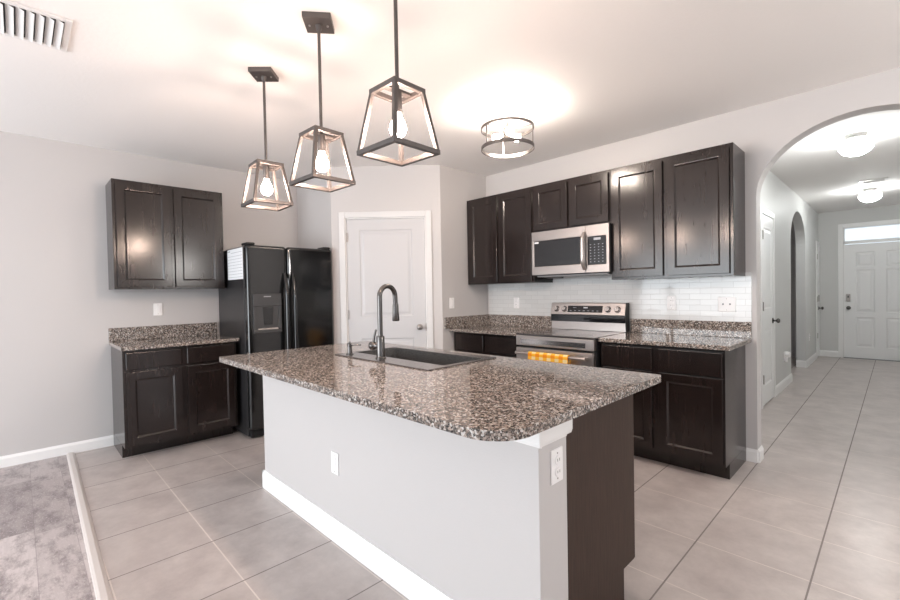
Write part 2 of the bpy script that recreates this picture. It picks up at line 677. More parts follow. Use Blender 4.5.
# hall walls
hy0, hy1 = 3.62, 4.98
poly = [(.13, 0), (hy0, 0)] + arch_outline((hy0 + hy1) / 2, (hy1 - hy0) / 2, 1.90, .47)[::-1] + [(hy1, 0), (YH + .15, 0), (YH + .15, CZ), (.13, CZ)]
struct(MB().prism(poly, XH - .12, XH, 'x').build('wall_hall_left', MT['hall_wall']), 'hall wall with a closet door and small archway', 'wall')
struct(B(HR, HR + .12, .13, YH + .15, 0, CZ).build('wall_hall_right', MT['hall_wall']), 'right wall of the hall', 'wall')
poly = [(XH, 0), (2.62, 0), (2.62, 2.315), (3.56, 2.315), (3.56, 0), (HR, 0), (HR, CZ), (XH, CZ)]
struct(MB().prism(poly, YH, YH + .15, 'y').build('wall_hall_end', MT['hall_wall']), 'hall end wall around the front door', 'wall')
# small room seen through the hall arch
struct(B(1.0, 1.1, 3.0, 6.2, 0, CZ).build('wall_side_room', MT['wall']), 'wall of the room behind the small archway', 'wall')
struct(B(1.1, XH - .12, 6.1, 6.2, 0, CZ).build('wall_side_room_end', MT['wall']), 'end wall of the room behind the small archway', 'wall')
# living side, behind the camera
poly = [(XL - .12, 0), (-1.35, 0), (-1.35, 2.2), (2.15, 2.2), (2.15, 0), (XR + .12, 0), (XR + .12, CZ), (XL - .12, CZ)]
wb = MB().prism([(XL - .12, 0), (-1.35, 0), (-1.35, 2.2), (2.15, 2.2), (2.15, 0), (3.45, 0), (3.45, CZ), (XL - .12, CZ)], YB - .12, YB, 'y')
wb.box(3.45, 5.75, YB - .12, YB, 0, .65)
wb.box(3.45, 5.75, YB - .12, YB, 2.25, CZ)
wb.box(5.75, XR + .12, YB - .12, YB, 0, CZ)
struct(wb.build('wall_back', MT['wall']), 'living room wall with a sliding door opening', 'wall')
wr = B(XR, XR + .12, YB, -6.0, 0, CZ)
wr.box(XR, XR + .12, -2.4, 0, 0, CZ)
wr.box(XR, XR + .12, -6.0, -2.4, 0, .55)
wr.box(XR, XR + .12, -6.0, -2.4, 2.25, CZ)
struct(wr.build('wall_right', MT['wall']), 'living room side wall with a wide window', 'wall')


def window_frame(name, x0, x1, z0, z1, nx, y, rot=None, label=''):
    w = MB()
    t = .05
    for i in range(nx + 1):
        xx = x0 + (x1 - x0) * i / nx
        w.box(xx - t / 2, xx + t / 2, y - .05, y, z0, z1)
    w.box(x0, x1, y - .05, y, z0, z0 + t)
    w.box(x0, x1, y - .05, y, z1 - t, z1)
    if rot:
        w.rot(rot)
    o = struct(w.build(name, MT['trim']), label, 'window')
    return o


window_frame('window_1', -1.35, 2.15, 0, 2.2, 2, YB, label='white sliding glass door behind the viewer')
window_frame('window_2', 3.45, 5.75, .65, 2.25, 2, YB, label='white framed back window behind the viewer')
window_frame('window_3', -6.0, -2.4, .55, 2.25, 3, -XR, rot=PI / 2, label='white framed side window').location = (0, 0, 0)

# baseboards
def base(name, pts, h=.095, t=.014, side=1):
    """baseboard following floor points; its thickness to the left of travel when side is 1"""
    mb = MB()
    for p, q in zip(pts, pts[1:]):
        p, q = Vector(p), Vector(q)
        d = (q - p).normalized()
        n = Vector((-d.y, d.x)) * side
        prof = [(0, 0), (t, 0), (t, h * .78), (t * .55, h * .93), (t * .3, h), (0, h)]
        A = [mb.bm.verts.new((p.x + n.x * a, p.y + n.y * a, b)) for a, b in prof]
        C = [mb.bm.verts.new((q.x + n.x * a, q.y + n.y * a, b)) for a, b in prof]
        mb.bm.faces.new(A); mb.bm.faces.new(C)
        for i in range(len(prof)):
            j = (i + 1) % len(prof)
            mb.bm.faces.new((A[i], A[j], C[j], C[i]))
    return struct(mb.build(name, MT['trim']), 'white ' + name.replace('_', ' '), 'baseboard')


base('baseboard_left', [(XL, YB), (XL, -3.277)], side=-1, h=.09)
base('baseboard_arch', [(2.506, 0), (ax - ah, 0), (ax - ah + .0, .13)], side=-1)
base('baseboard_hall', [(XH, 2.455), (XH, hy0)], side=-1, h=.11)
base('baseboard_hall_arch', [(XH - .12, hy1), (XH, hy1), (XH, 6.195)], side=-1, h=.11)
base('baseboard_hall_end', [(XH, YH), (2.55, YH)], side=-1, h=.11)
base('baseboard_hall_right', [(HR, .13), (HR, YH)], side=1, h=.11)
base('baseboard_kitchen', [(ax + ah, 0), (XR, 0)], side=-1)
base('baseboard_pantry', [(-.798, -1.52), (-.798 + (ds0 - .08) * .7071, -1.52 + (ds0 - .08) * .7071)], side=-1)
base('baseboard_back', [(XR, YB), (2.2, YB)], side=1)

# glossy tile backsplash between counters and wall cabinets
sp = B(.0235, 2.545, -.0085, -.0015, .9155, 1.4)
o = sp.build('tile_backsplash', MT['subway'])
tag(o, 'glossy white subway tile backsplash on the wall behind the range', 'backsplash')


# ------------------------------------------------------------------ doors
def knob(parent, c, direction, m, name='door_knob', r=.027):
    """rosette, stem and ball along a local axis direction (unit vector)"""
    mb = MB()
    mb.lathe([(0, 0), (.032, 0), (.032, .005), (.026, .009), (.011, .012), (.010, .034), (.018, .038), (r, .048), (r * 1.02, .056), (r * .8, .066), (.012, .071), (0, .072)], seg=24)
    d = Vector(direction)
    q = Vector((0, 0, 1)).rotation_difference(d)
    bmesh.ops.rotate(mb.bm, verts=mb.bm.verts, cent=(0, 0, 0), matrix=q.to_matrix())
    mb.move(c)
    return mb.build(name, m, parent, smooth=True)


def casing(x0, x1, z1, w=.062, t=.016, y=0.0):
    mb = MB()
    mb.box(x0 - w, x0, y - t, y, 0, z1 + w)
    mb.box(x1, x1 + w, y - t, y, 0, z1 + w)
    mb.box(x0, x1, y - t, y, z1, z1 + w)
    return mb


PANEL = [(.010, .007), (.026, .007), (.046, .002)]


def hinge(parent, x, z, y):
    h = MB()
    h.box(x - .012, x + .012, y - .004, y, z - .045, z + .045)
    h.tube([(x, y - .008, z - .048), (x, y - .008, z + .048)], .006, 10)
    return h.build('hinge', MT['nickel'], parent)


# pantry door on the diagonal wall
d1 = thing('door_1', 'white two panel pantry door with silver knob on the diagonal wall', 'door', (-.798, -1.52, 0), PI / 4)
struct(d1)
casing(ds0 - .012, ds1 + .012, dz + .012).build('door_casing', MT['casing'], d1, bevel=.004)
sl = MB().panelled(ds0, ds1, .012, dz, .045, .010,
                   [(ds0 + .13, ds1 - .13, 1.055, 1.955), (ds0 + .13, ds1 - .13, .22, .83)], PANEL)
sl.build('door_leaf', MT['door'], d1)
jm = MB()
jm.box(ds0 - .012, ds0 - .002, 0, .1, 0, dz + .012).box(ds1 + .002, ds1 + .012, 0, .1, 0, dz + .012).box(ds0 - .012, ds1 + .012, 0, .1, dz + .002, dz + .012)
jm.build('door_jamb', MT['trim'], d1)
knob(d1, (ds1 - .065, .010, .94), (0, -1, 0), MT['nickel'])
B(ds1 - .004, ds1 + .004, .000, .012, .90, .98).build('latch_plate', MT['nickel'], d1)
for z in (.30, 1.08, 1.88):
    hinge(d1, ds0 + .004, z, .006)

# closet door on the hall's left wall (faces +x): local x -> world y
d2 = thing('door_2', 'white closet door with dark knob just inside the archway', 'door', (XH, 1.78, 0), PI / 2)
struct(d2)
casing(-.01, .60, 2.07).build('door_casing', MT['trim'], d2, bevel=.004)
MB().panelled(0, .59, .02, 2.06, 0, -.010, [(.10, .49, 1.05, 1.93), (.10, .49, .22, .83)], PANEL).build('door_leaf', MT['front_door'], d2)
knob(d2, (.535, -.010, .90), (0, -1, 0), MT['gunmetal'])
for z in (.30, 1.08, 1.84):
    hinge(d2, .006, z, -.010)

# last door on the hall's left wall, by the corner
d3 = thing('door_3', 'narrow white hall door seen edge on beside the front door corner', 'door', (XH, 6.255, 0), PI / 2)
struct(d3)
casing(-.005, .275, 2.03, .05).build('door_casing', MT['trim'], d3, bevel=.004)
MB().panelled(0, .27, .02, 2.02, 0, -.010, [(.07, .20, 1.05, 1.9), (.07, .20, .22, .83)], PANEL).build('door_leaf', MT['front_door'], d3)
knob(d3, (.225, -.010, .88), (0, -1, 0), MT['gunmetal'])
B(.205, .245, -.022, -.008, 1.0, 1.12).build('deadbolt', MT['nickel'], d3, bevel=.004)
for z in (.40, 1.05, 1.80):
    hinge(d3, .006, z, -.010)

# front door with transom (faces -y)
d4 = thing('door_4', 'white six panel front door with keypad lock at the hall end', 'door', (2.635, YH, 0), 0)
struct(d4)
casing(-.02, .93, 2.30, .066).build('door_casing', MT['trim'], d4, bevel=.005)
pw = [(.145, .385), (.525, .765)]
ps = []
for a, b_ in pw:
    ps += [(a, b_, 1.60, 1.86), (a, b_, .81, 1.555), (a, b_, .20, .72)]
MB().panelled(0, .91, .012, 2.0, .05, .012, ps, [(.012, .014), (.028, .014), (.055, .003)]).build('door_leaf', MT['front_door'], d4)
fr = MB().box(-.015, .925, 0, .10, 2.012, 2.062).box(-.015, 0, .0, .10, 0, 2.30).box(.91, .925, 0, .10, 0, 2.30).box(-.015, .925, 0, .10, 2.285, 2.315)
fr.build('door_frame', MT['trim'], d4)
B(0, .91, .05, .056, 2.062, 2.285).build('transom_glass', MT['glass'], d4)
knob(d4, (.05, .012, .885), (0, -1, 0), MT['gunmetal'])
kp = B(.018, .075, -.014, .012, 1.0, 1.13).build('keypad_lock', MT['nickel'], d4, bevel=.006)
B(.037, .056, -.0165, -.012, 1.065, 1.10).build('keypad', MT['slot'], kp)
B(-.015, .925, -.03, .11, 0, .012).build('door_threshold', MT['grey_plastic'], d4)

# ------------------------------------------------------------------ cabinets
FW = .058
BEAD = [(.004, .003), (.012, .009)]


def cab_door(parent, x0, x1, z0, z1, yb):
    d = MB().panelled(x0, x1, z0, z1, yb, yb - .020, [(x0 + FW, x1 - FW, z0 + FW, z1 - FW)], BEAD, fill=False).build('door', MT['wood'], parent, bevel=.0025)
    i = FW + .010
    B(x0 + i, x1 - i, yb - .0112, yb - .004, z0 + i, z1 - i).build('door_panel', MT['wood'], d)
    return d


def cabinet(name, label, cat, loc, rz, w, depth, h, doors, drawers=(), toe=0, group=None, toe_rec=.095, split_end=None):
    root = thing(name, label, cat, loc, rz, group)
    B(0, w, -depth, -.012 if toe else -.001, toe, h).build('carcass', MT['wood'], root, bevel=.0015)
    if toe:
        B(0, w, -(depth - toe_rec), -.01, 0, toe).build('toe_kick', MT['wood'], root)
    for d in doors:
        cab_door(root, *d, -depth)
    for d in drawers:
        B(d[0], d[1], -depth - .020, -depth, d[2], d[3]).build('drawer', MT['wood'], root, bevel=.005, seg=3)
    return root


# left wall: upper and base cabinet (front faces +x)
w = .848
cabinet('wall_cabinet', 'dark two door wall cabinet alone on the left wall', 'cabinet', (XL, -3.276, 1.372), PI / 2, w, .33, .913,
        [(.022, .412, .018, .888), (.440, w - .022, .018, .888)])
cabinet('base_cabinet', 'black base cabinet beside the refrigerator', 'cabinet', (XL, -3.276, 0), PI / 2, w, .60, .884,
        [(.020, .408, .125, .705), (.446, w - .020, .125, .705)],
        [(.020, .408, .728, .862), (.446, w - .020, .728, .862)], toe=.105, toe_rec=.14)

# range wall uppers (front faces -y)
UG = 'wall cabinets along the range wall'
cabinet('wall_cabinet', 'dark two door wall cabinet in the corner left of the microwave', 'cabinet', (.004, 0, 1.372), 0, .864, .33, .913,
        [(.045, .425, .018, .888), (.455, .848, .018, .888)], group=UG)
cabinet('wall_cabinet', 'short dark two door wall cabinet above the microwave', 'cabinet', (.870, 0, 1.842), 0, .762, .33, .443,
        [(.014, .366, .016, .420), (.396, .750, .016, .420)], group=UG)
cabinet('wall_cabinet', 'dark two door wall cabinet right of the microwave', 'cabinet', (1.634, 0, 1.372), 0, .874, .33, .913,
        [(.018, .413, .018, .888), (.442, .852, .018, .888)], group=UG)
# range wall bases
RG = 'base cabinets beside the range'
cabinet('base_cabinet', 'black base cabinet in the corner left of the range', 'cabinet', (.004, 0, 0), 0, .870, .56, .884,
        [(.03, .42, .125, .69), (.452, .855, .125, .69)], [(.03, .42, .70, .862), (.452, .855, .70, .862)], toe=.105, group=RG)
cabinet('base_cabinet', 'black base cabinet between the range and the archway', 'cabinet', (1.651, 0, 0), 0, .855, .56, .884,
        [(.004, .392, .125, .69), (.437, .843, .125, .69)], [(.004, .392, .70, .862), (.437, .843, .70, .862)], toe=.105, group=RG)


# ------------------------------------------------------------------ granite worktops
def rounded_poly(pts):
    """pts: (x, y, radius) in order; returns outline with rounded corners"""
    out = []
    n = len(pts)
    for i in range(n):
        p = Vector(pts[i][:2]); r = pts[i][2]
        a = (Vector(pts[i - 1][:2]) - p).normalized()
        b = (Vector(pts[(i + 1) % n][:2]) - p).normalized()
        if r <= 0:
            out.append((p.x, p.y)); continue
        p0, p1 = p + a * r, p + b * r
        c = p + (a + b) * r
        a0 = math.atan2(p0.y - c.y, p0.x - c.x)
        a1 = math.atan2(p1.y - c.y, p1.x - c.x)
        while a1 - a0 > PI: a1 -= 2 * PI
        while a1 - a0 < -PI: a1 += 2 * PI
        k = max(4, int(r * 120))
        for j in range(k + 1):
            t = a0 + (a1 - a0) * j / k
            out.append((c.x + r * math.cos(t), c.y + r * math.sin(t)))
    return out


def counter(label, x0, x1, y0, y1, splash):
    root = thing('countertop', label, 'countertop', ((x0 + x1) / 2, (y0 + y1) / 2, .884))
    MB().prism([(x0, y0), (x1, y0), (x1, y1), (x0, y1)], .884, .914, 'z').move(-root.location).build('slab', MT['granite'], root, bevel=.005)
    for s_ in splash:
        B(*s_).move(-root.location).build('upstand', MT['granite'], root, bevel=.002)
    return root


counter('granite countertop with short upstand on the left wall cabinet', XL, -.915, -3.288, -2.412,
        [(XL, XL + .02, -3.288, -2.412, .9145, 1.034)])
counter('granite countertop in the corner left of the range', .002, .880, -.63, -.009,
        [(.002, .880, -.028, -.0085, .9145, 1.034), (.002, .022, -.70, -.0285, .9145, 1.034)])
counter('granite countertop between the range and the archway', 1.647, 2.545, -.60, -.009,
        [(1.654, 2.545, -.028, -.0085, .9145, 1.034)])

# island worktop with a cut-out for the sink
SX0, SX1, SY0, SY1 = .815, 1.700, -2.435, -1.915     # sink rim
ic = thing('countertop', 'large brown granite island countertop with one rounded corner', 'countertop', (1.43, -2.39, .884))
outer = rounded_poly([(.283, -2.954, .03), (2.573, -2.954, .13), (2.573, -1.834, .02), (.283, -1.834, .02)])
hole = [(SX0 + .02, SY0 + .02), (SX1 - .02, SY0 + .02), (SX1 - .02, SY1 - .02), (SX0 + .02, SY1 - .02)]
mb = MB()
bmx = mb.bm
ov = [bmx.verts.new((x, y, .884)) for x, y in outer]
hv = [bmx.verts.new((x, y, .884)) for x, y in hole]
es = [bmx.edges.new((ov[i], ov[(i + 1) % len(ov)])) for i in range(len(ov))] + [bmx.edges.new((hv[i], hv[(i + 1) % 4])) for i in range(4)]
bmesh.ops.triangle_fill(bmx, use_beauty=True, use_dissolve=False, edges=es)
r_ = bmesh.ops.extrude_face_region(bmx, geom=list(bmx.faces))
bmesh.ops.translate(bmx, verts=[v_ for v_ in r_['geom'] if isinstance(v_, bmesh.types.BMVert)], vec=(0, 0, .030))
mb.move(-ic.location)
mb.build('slab', MT['granite'], ic, bevel=.006, seg=3)

# ------------------------------------------------------------------ island base
IX0, IX1 = .303, 2.503
isl = thing('kitchen_island', 'kitchen island base with pale painted front and dark wood end', 'island', (1.40, -2.33, 0))
Lm = lambda mb: mb.move(-isl.location)
Lm(B(IX0, IX1, -2.686, -2.520, 0, .8835)).build('painted_wall', MT['island_wall'], isl, bevel=.002)
# dark cabinet row behind the painted wall
cb_ = B(IX0 + .0205, .80, -2.5195, -1.975, .60, .8835)
cb_.box(1.715, IX1 - .037, -2.5195, -1.975, .60, .8835).box(IX0 + .0205, IX1 - .037, -2.5195, -1.975, .13, .60)
cb_.box(.80, 1.715, -1.981, -1.975, .60, .8835)
Lm(cb_).build('carcass', MT['wood'], isl)
Lm(B(IX0 + .01, IX1 - .02, -2.52, -2.075, 0, .13)).build('toe_kick', MT['wood'], isl)
ep = [(-2.519, 0), (-2.085, 0), (-2.085, .135), (-1.985, .135), (-1.985, .8835), (-2.519, .8835)]
Lm(MB().prism(ep, IX1 - .0195, IX1, 'x')).build('end_panel', MT['veneer'], isl, bevel=.0015)
Lm(B(IX1 - .035, IX1 - .001, -1.9845, -1.972, .135, .8835)).build('edge_strip', MT['veneer'], isl, bevel=.002)
Lm(B(IX0, IX0 + .02, -2.519, -1.985, 0, .8835)).build('end_panel', MT['veneer'], isl)
# white moulding under the worktop wrapped round the painted wall
prof = [(0, .800), (.010, .802), (.013, .812), (.013, .8825), (0, .8825)]
tr = MB()
tr.prism([(-2.686 - a, z) for a, z in prof], IX0 - .013, IX1 + .013, 'x')
tr.prism([(IX1 + a, z) for a, z in prof], -2.6862, -2.535, 'y')
tr.prism([(IX1, .8825), (IX1 + .013, .8825), (IX1 + .013, .820), (IX1 + .008, .806), (IX1, .802)], -2.535, -2.500, 'y')
Lm(tr).build('top_moulding', MT['trim'], isl)
bb = MB()
bp = [(0, 0), (.014, 0), (.014, .092), (.008, .108), (.004, .118), (0, .118)]
bb.prism([(-2.6865 - a, z) for a, z in bp], IX0 - .014, IX1 + .014, 'x')
bb.prism([(IX1 + a, z) for a, z in bp], -2.70, -2.522, 'y')
bb.prism([(IX0 - a, z) for a, z in bp], -2.70, -2.522, 'y')
Lm(bb).build('baseboard', MT['trim'], isl)
for x0, x1 in ((.33, .76), (.83, 1.24), (1.26, 1.67), (1.74, 2.46)):
    d = MB().panelled(0, x1 - x0, .145, .86, 0, -.02, [(FW, x1 - x0 - FW, .145 + FW, .86 - FW)], BEAD)
    d.rot(PI).move((x1, -1.9745, 0))
    Lm(d).build('door', MT['wood'], isl, bevel=.0025)

# ------------------------------------------------------------------ sink, faucet, soap dispenser
sk = thing('kitchen_sink', 'black single bowl sink with metal deck set into the island', 'sink', ((SX0 + SX1) / 2, (SY0 + SY1) / 2, .914))
bx0, bx1, by0, by1 = SX0 + .035, SX1 - .035, -2.300, -1.990
Ls = lambda mb: mb.move(-sk.location)
rim = MB()
zt = .9205
for q in ((SX0, SX1, SY0, by0), (SX0, SX1, by1, SY1), (SX0, bx0, by0, by1), (bx1, SX1, by0, by1)):
    rim.box(q[0], q[1], q[2], q[3], .9142, zt)
Ls(rim).build('deck', MT['sink_deck'], sk, bevel=.002)
bowl = MB()
ip = [(bx0, by0), (bx1, by0), (bx1, by1), (bx0, by1)]
zb = .70
rp = rounded_poly([(p[0], p[1], .018) for p in ip])
rb = rounded_poly([((bx0 + bx1) / 2 + (p[0] - (bx0 + bx1) / 2) * .97, (by0 + by1) / 2 + (p[1] - (by0 + by1) / 2) * .95, .05) for p in ip])
n_ = min(len(rp), len(rb))
rp = [rp[int(i * len(rp) / n_)] for i in range(n_)]
rb = [rb[int(i * len(rb) / n_)] for i in range(n_)]
ro = [(bx0 - .008, by0 - .008), (bx1 + .008, by1 + .008)]
T_ = [bowl.bm.verts.new((x, y, .9195)) for x, y in rp]
Bt = [bowl.bm.verts.new((x, y, zb)) for x, y in rb]
cx_, cy_ = (bx0 + bx1) / 2, (by0 + by1) / 2
To = [bowl.bm.verts.new((cx_ + (x - cx_) * 1.018, cy_ + (y - cy_) * 1.03, .9195)) for x, y in rp]
Bo = [bowl.bm.verts.new((cx_ + (x - cx_) * 1.02, cy_ + (y - cy_) * 1.03, zb - .012)) for x, y in rb]
for i in range(n_):
    j = (i + 1) % n_
    bowl.bm.faces.new((T_[i], T_[j], Bt[j], Bt[i]))
    bowl.bm.faces.new((To[i], To[j], T_[j], T_[i]))
    bowl.bm.faces.new((Bo[i], Bo[j], To[j], To[i]))
bowl.bm.faces.new(Bt); bowl.bm.faces.new(Bo)
Ls(bowl).build('bowl', MT['sink'], sk, smooth=True)
Ls(MB().lathe([(0, zb + .0005), (.045, zb + .0005), (.045, zb + .004), (.038, zb + .004), (.02, zb + .0015), (0, zb + .0015)], (cx_, cy_, 0))).build('drain', MT['steel_bright'], sk, smooth=True)

FX, FY = 1.207, -2.361
fa = thing('faucet', 'tall gunmetal gooseneck faucet with side lever on the sink deck', 'faucet', (FX, FY, zt))
MB().lathe([(0, 0), (.030, 0), (.030, .006), (.0245, .010), (.0235, .125), (.0215, .130), (.018, .131), (0, .131)], seg=28).build('base', MT['gunmetal'], fa, smooth=True)
dx, dy = -.12, .993
rad = .062
pts = [(0, 0, .125), (0, 0, .20), (0, 0, .29), (0, 0, .355)]
for k in range(1, 13):
    t = PI * k / 12
    s_ = rad * (1 - math.cos(t))
    pts.append((dx * s_, dy * s_, .355 + rad * math.sin(t)))
pts.append((dx * 2 * rad * 1.02, dy * 2 * rad * 1.02, .298))
MB().tube(pts, .0145, 18).build('spout', MT['gunmetal'], fa, smooth=True)
e = Vector(pts[-1])
hd = MB()
hd.tube([e + Vector((0, 0, .012)), e, e - Vector((0, 0, .03)), e - Vector((0, 0, .085)), e - Vector((0, 0, .09))], [.0165, .018, .0185, .0215, .019], 20)
hd.build('spray_head', MT['gunmetal'], fa, smooth=True)
ha = MB()
ha.tube([(-.015, -.005, .072), (-.040, -.014, .072)], .017, 18)
ha.lathe([(0, -.026), (.016, -.022), (.024, -.010), (.026, 0), (.024, .010), (.016, .022), (0, .026)], (-.052, -.018, .072), 20)
hn = ha.build('handle_hub', MT['gunmetal'], fa, smooth=True)
MB().tube([(-.050, -.017, .085), (-.044, -.012, .125), (-.034, -.006, .165)], [.008, .0065, .006], 12).build('lever', MT['gunmetal'], hn, smooth=True)

so = thing('soap_dispenser', 'small gunmetal soap pump at the left end of the sink', 'soap dispenser', (.914, -2.385, zt))
MB().lathe([(0, 0), (.022, 0), (.022, .005), (.015, .008), (.013, .048), (.016, .050), (.016, .066), (.006, .070), (.005, .080), (0, .081)], seg=22).build('pump_body', MT['gunmetal'], so, smooth=True)
MB().tube([(0, 0, .060), (.035, .02, .062), (.066, .036, .060)], [.008, .006, .005], 12).build('nozzle', MT['gunmetal'], so, smooth=True)


# ------------------------------------------------------------------ refrigerator (front faces +x)
RX, RY0, RW = XL + .03, -2.398, .845
rf = thing('refrigerator', 'black side by side refrigerator with ice dispenser', 'refrigerator', (RX, RY0, 0), PI / 2)
# local x -> world y, local -y -> world +x
D0, D1 = -.715, -.795        # cabinet front, door front
B(.004, RW - .004, D0, 0, .02, 1.745).build('cabinet', MT['fridge_side'], rf, bevel=.008)
B(.02, RW - .02, D0 - .035, D0 - .001, .012, .075).build('base_grille', MT['black'], rf, bevel=.006)
sx_ = .371
ld = B(0, sx_ - .003, D1, D0 - .006, .085, 1.752)
ld = ld.build('freezer_door', MT['fridge'], rf, bevel=.026, seg=5)
rd = B(sx_ + .003, RW, D1, D0 - .006, .085, 1.752).build('fridge_door', MT['fridge'], rf, bevel=.026, seg=5)


def fridge_handle(x, parent):
    p = []
    for k in range(13):
        t = k / 12
        z = 1.50 - t * 1.02
        p.append((x, D1 - .012 - .050 * min(1, math.sin(PI * t) * 2.2), z))
    return MB().tube(p, [.012] + [.0185] * 11 + [.012], 14).build('handle', MT['fridge'], parent, smooth=True)


fridge_handle(sx_ - .034, ld)
fridge_handle(sx_ + .042, rd)
# ice and water dispenser on the freezer door
dp = MB()
dp.box(.045, .305, D1 - .010, D1 + .001, .955, .985)
dp.box(.045, .075, D1 - .010, D1 + .001, .985, 1.20)
dp.box(.275, .305, D1 - .010, D1 + .001, .985, 1.20)
dp.box(.045, .305, D1 - .012, D1 + .001, 1.20, 1.315)
dsp = dp.build('dispenser', MT['smoke_plastic'], ld, bevel=.005)
B(.085, .265, D1 - .0145, D1 - .011, 1.225, 1.265).build('touch_keys', MT['smoke_plastic'], dsp, bevel=.002)
B(.14, .205, D1 - .0145, D1 - .0115, 1.282, 1.292).build('display', MT['grey_plastic'], dsp)
B(.076, .274, D1 - .0025, D1 - .0008, .986, 1.199).build('recess', MT['smoke_plastic'], dsp)
pd = MB()
pd.prism([(.13, 1.19), (.225, 1.19), (.215, 1.03), (.14, 1.03)], D1 - .008, D1 - .0026, 'y')
pd.build('paddle', MT['fridge'], dsp, bevel=.003)
B(.085, .265, D1 - .018, D1 - .003, .986, .998).build('drip_tray', MT['steel'], dsp, bevel=.003)
hc = MB()
hc.box(.012, .085, D0 - .065, D0 + .07, 1.7525, 1.775)
hc.build('hinge_cover', MT['black'], rf, bevel=.008, seg=3)
B(RW - .085, RW - .012, D0 - .065, D0 + .07, 1.7525, 1.775).build('hinge_cover', MT['black'], rf, bevel=.008, seg=3)

ca = thing('calendar_sheet', 'white printed schedule sheet stuck to the refrigerator side', 'paper', (-1.03, RY0 + .0025, 1.45))
B(-.20, .20, -.0010, 0, 0, .285).build('sheet', MT['paper'], ca)
ln = MB()
ln.box(-.19, -.12, -.0018, -.0011, .262, .272)
for k in range(8):
    ln.box(-.185, .185, -.0016, -.0011, .020 + k * .028, .023 + k * .028)
ln.box(-.10, .18, -.0016, -.0011, .248, .252)
ln.build('printed_lines', MT['ink'], ca)

# ------------------------------------------------------------------ range
RGX0, RGX1 = .887, 1.638
rg = thing('range', 'stainless steel electric range with black glass cooktop', 'range', ((RGX0 + RGX1) / 2, -.33, 0))
Lr = lambda mb: mb.move(-rg.location)
Lr(B(RGX0, RGX1, -.615, -.03, .03, .900)).build('body', MT['black'], rg, bevel=.003)
Lr(B(RGX0 - .001, RGX1 + .001, -.650, -.085, .9003, .916)).build('cooktop', MT['cooktop'], rg, bevel=.004)
fas = Lr(B(RGX0, RGX1, -.655, -.616, .812, .899)).build('front_fascia', MT['steel'], rg, bevel=.004)
Lr(B(RGX0 + .05, RGX1 - .07, -.6585, -.6552, .828, .872)).build('fascia_inset', MT['steel_bright'], fas, bevel=.0015)
od = Lr(B(RGX0 + .004, RGX1 - .004, -.660, -.616, .235, .792)).build('oven_door', MT['steel'], rg, bevel=.004)
Lr(B(RGX0 + .10, RGX1 - .10, -.6625, -.6602, .34, .66)).build('oven_window', MT['black_gloss'], od)
hb = MB()
hb.tube([(RGX0 + .04, -.715, .752), (RGX1 - .04, -.715, .752)], .0135, 16)
hb.box(RGX0 + .05, RGX0 + .075, -.715, -.659, .744, .760)
hb.box(RGX1 - .075, RGX1 - .05, -.715, -.659, .744, .760)
Lr(hb).build('oven_handle', MT['steel'], od, smooth=True)
Lr(B(RGX0 + .004, RGX1 - .004, -.655, -.616, .06, .225)).build('storage_drawer', MT['steel'], rg, bevel=.004)
# backguard: black vent strip under a leaning stainless control panel
Lr(B(RGX0 + .01, RGX1 + .0, -.083, -.03, .9165, .995)).build('backguard_riser', MT['steel'], rg, bevel=.002)
Lr(B(RGX0 + .005, RGX1 + .003, -.090, -.03, .995, 1.062)).build('vent_strip', MT['black_gloss'], rg, bevel=.002)
cp = MB().prism([(-.108, 1.064), (-.100, 1.058), (-.03, 1.058), (-.03, 1.172), (-.074, 1.172), (-.082, 1.168)], RGX0 + .012, RGX1 + .004, 'x')
cpo = Lr(cp).build('control_panel', MT['steel'], rg, bevel=.002)
Lr(MB().prism([(-.106, 1.062), (-.094, .92), (-.03, .92), (-.03, 1.172), (-.078, 1.172)], RGX1 + .0045, RGX1 + .0115, 'x')).build('end_cap', MT['black'], rg)
tilt = math.atan2(.026, .104)
pcy, pcz = -.0958, 1.113


def on_panel(mb, x):
    mb.rot(-tilt, 'X')
    mb.move((x, pcy, pcz))
    return Lr(mb)


on_panel(B(-.185, .165, -.0035, 0, -.030, .032), 1.270).build('clock_display', MT['black_gloss'], cpo, bevel=.001)
for k in range(7):
    on_panel(B(-.16 + k * .045, -.142 + k * .045, -.0042, -.0036, -.018, -.013), 1.270).build('touch_key', MT['ink'], cpo)
for k in range(3):
    on_panel(B(-.02 + k * .014, -.010 + k * .014, -.0042, -.0036, .008, .020), 1.270).build('clock_digit', MT['paper'], cpo)
on_panel(B(-.13, -.095, -.0042, -.0036, .012, .016), 1.270).build('touch_key', MT['ink'], cpo)
for x in (.965, 1.050, 1.487, 1.575):
    kb = MB()
    kb.lathe([(0, 0), (.029, 0), (.029, -.006), (.025, -.009), (.023, -.026), (.020, -.029), (0, -.029)], seg=24, axis='y')
    k_ = on_panel(kb, x).build('knob', MT['steel_bright'], cpo, smooth=True)
    on_panel(B(-.003, .003, -.034, -.029, -.019, .019), x).build('knob_grip', MT['steel'], k_, bevel=.001)
for x, y, r in ((1.08, -.22, .075), (1.08, -.48, .095), (1.46, -.22, .09), (1.46, -.48, .075)):
    Lr(MB().ring((x, y, .9166), r, .003, .0006, 48)).build('burner_ring', MT['grey_plastic'], rg)

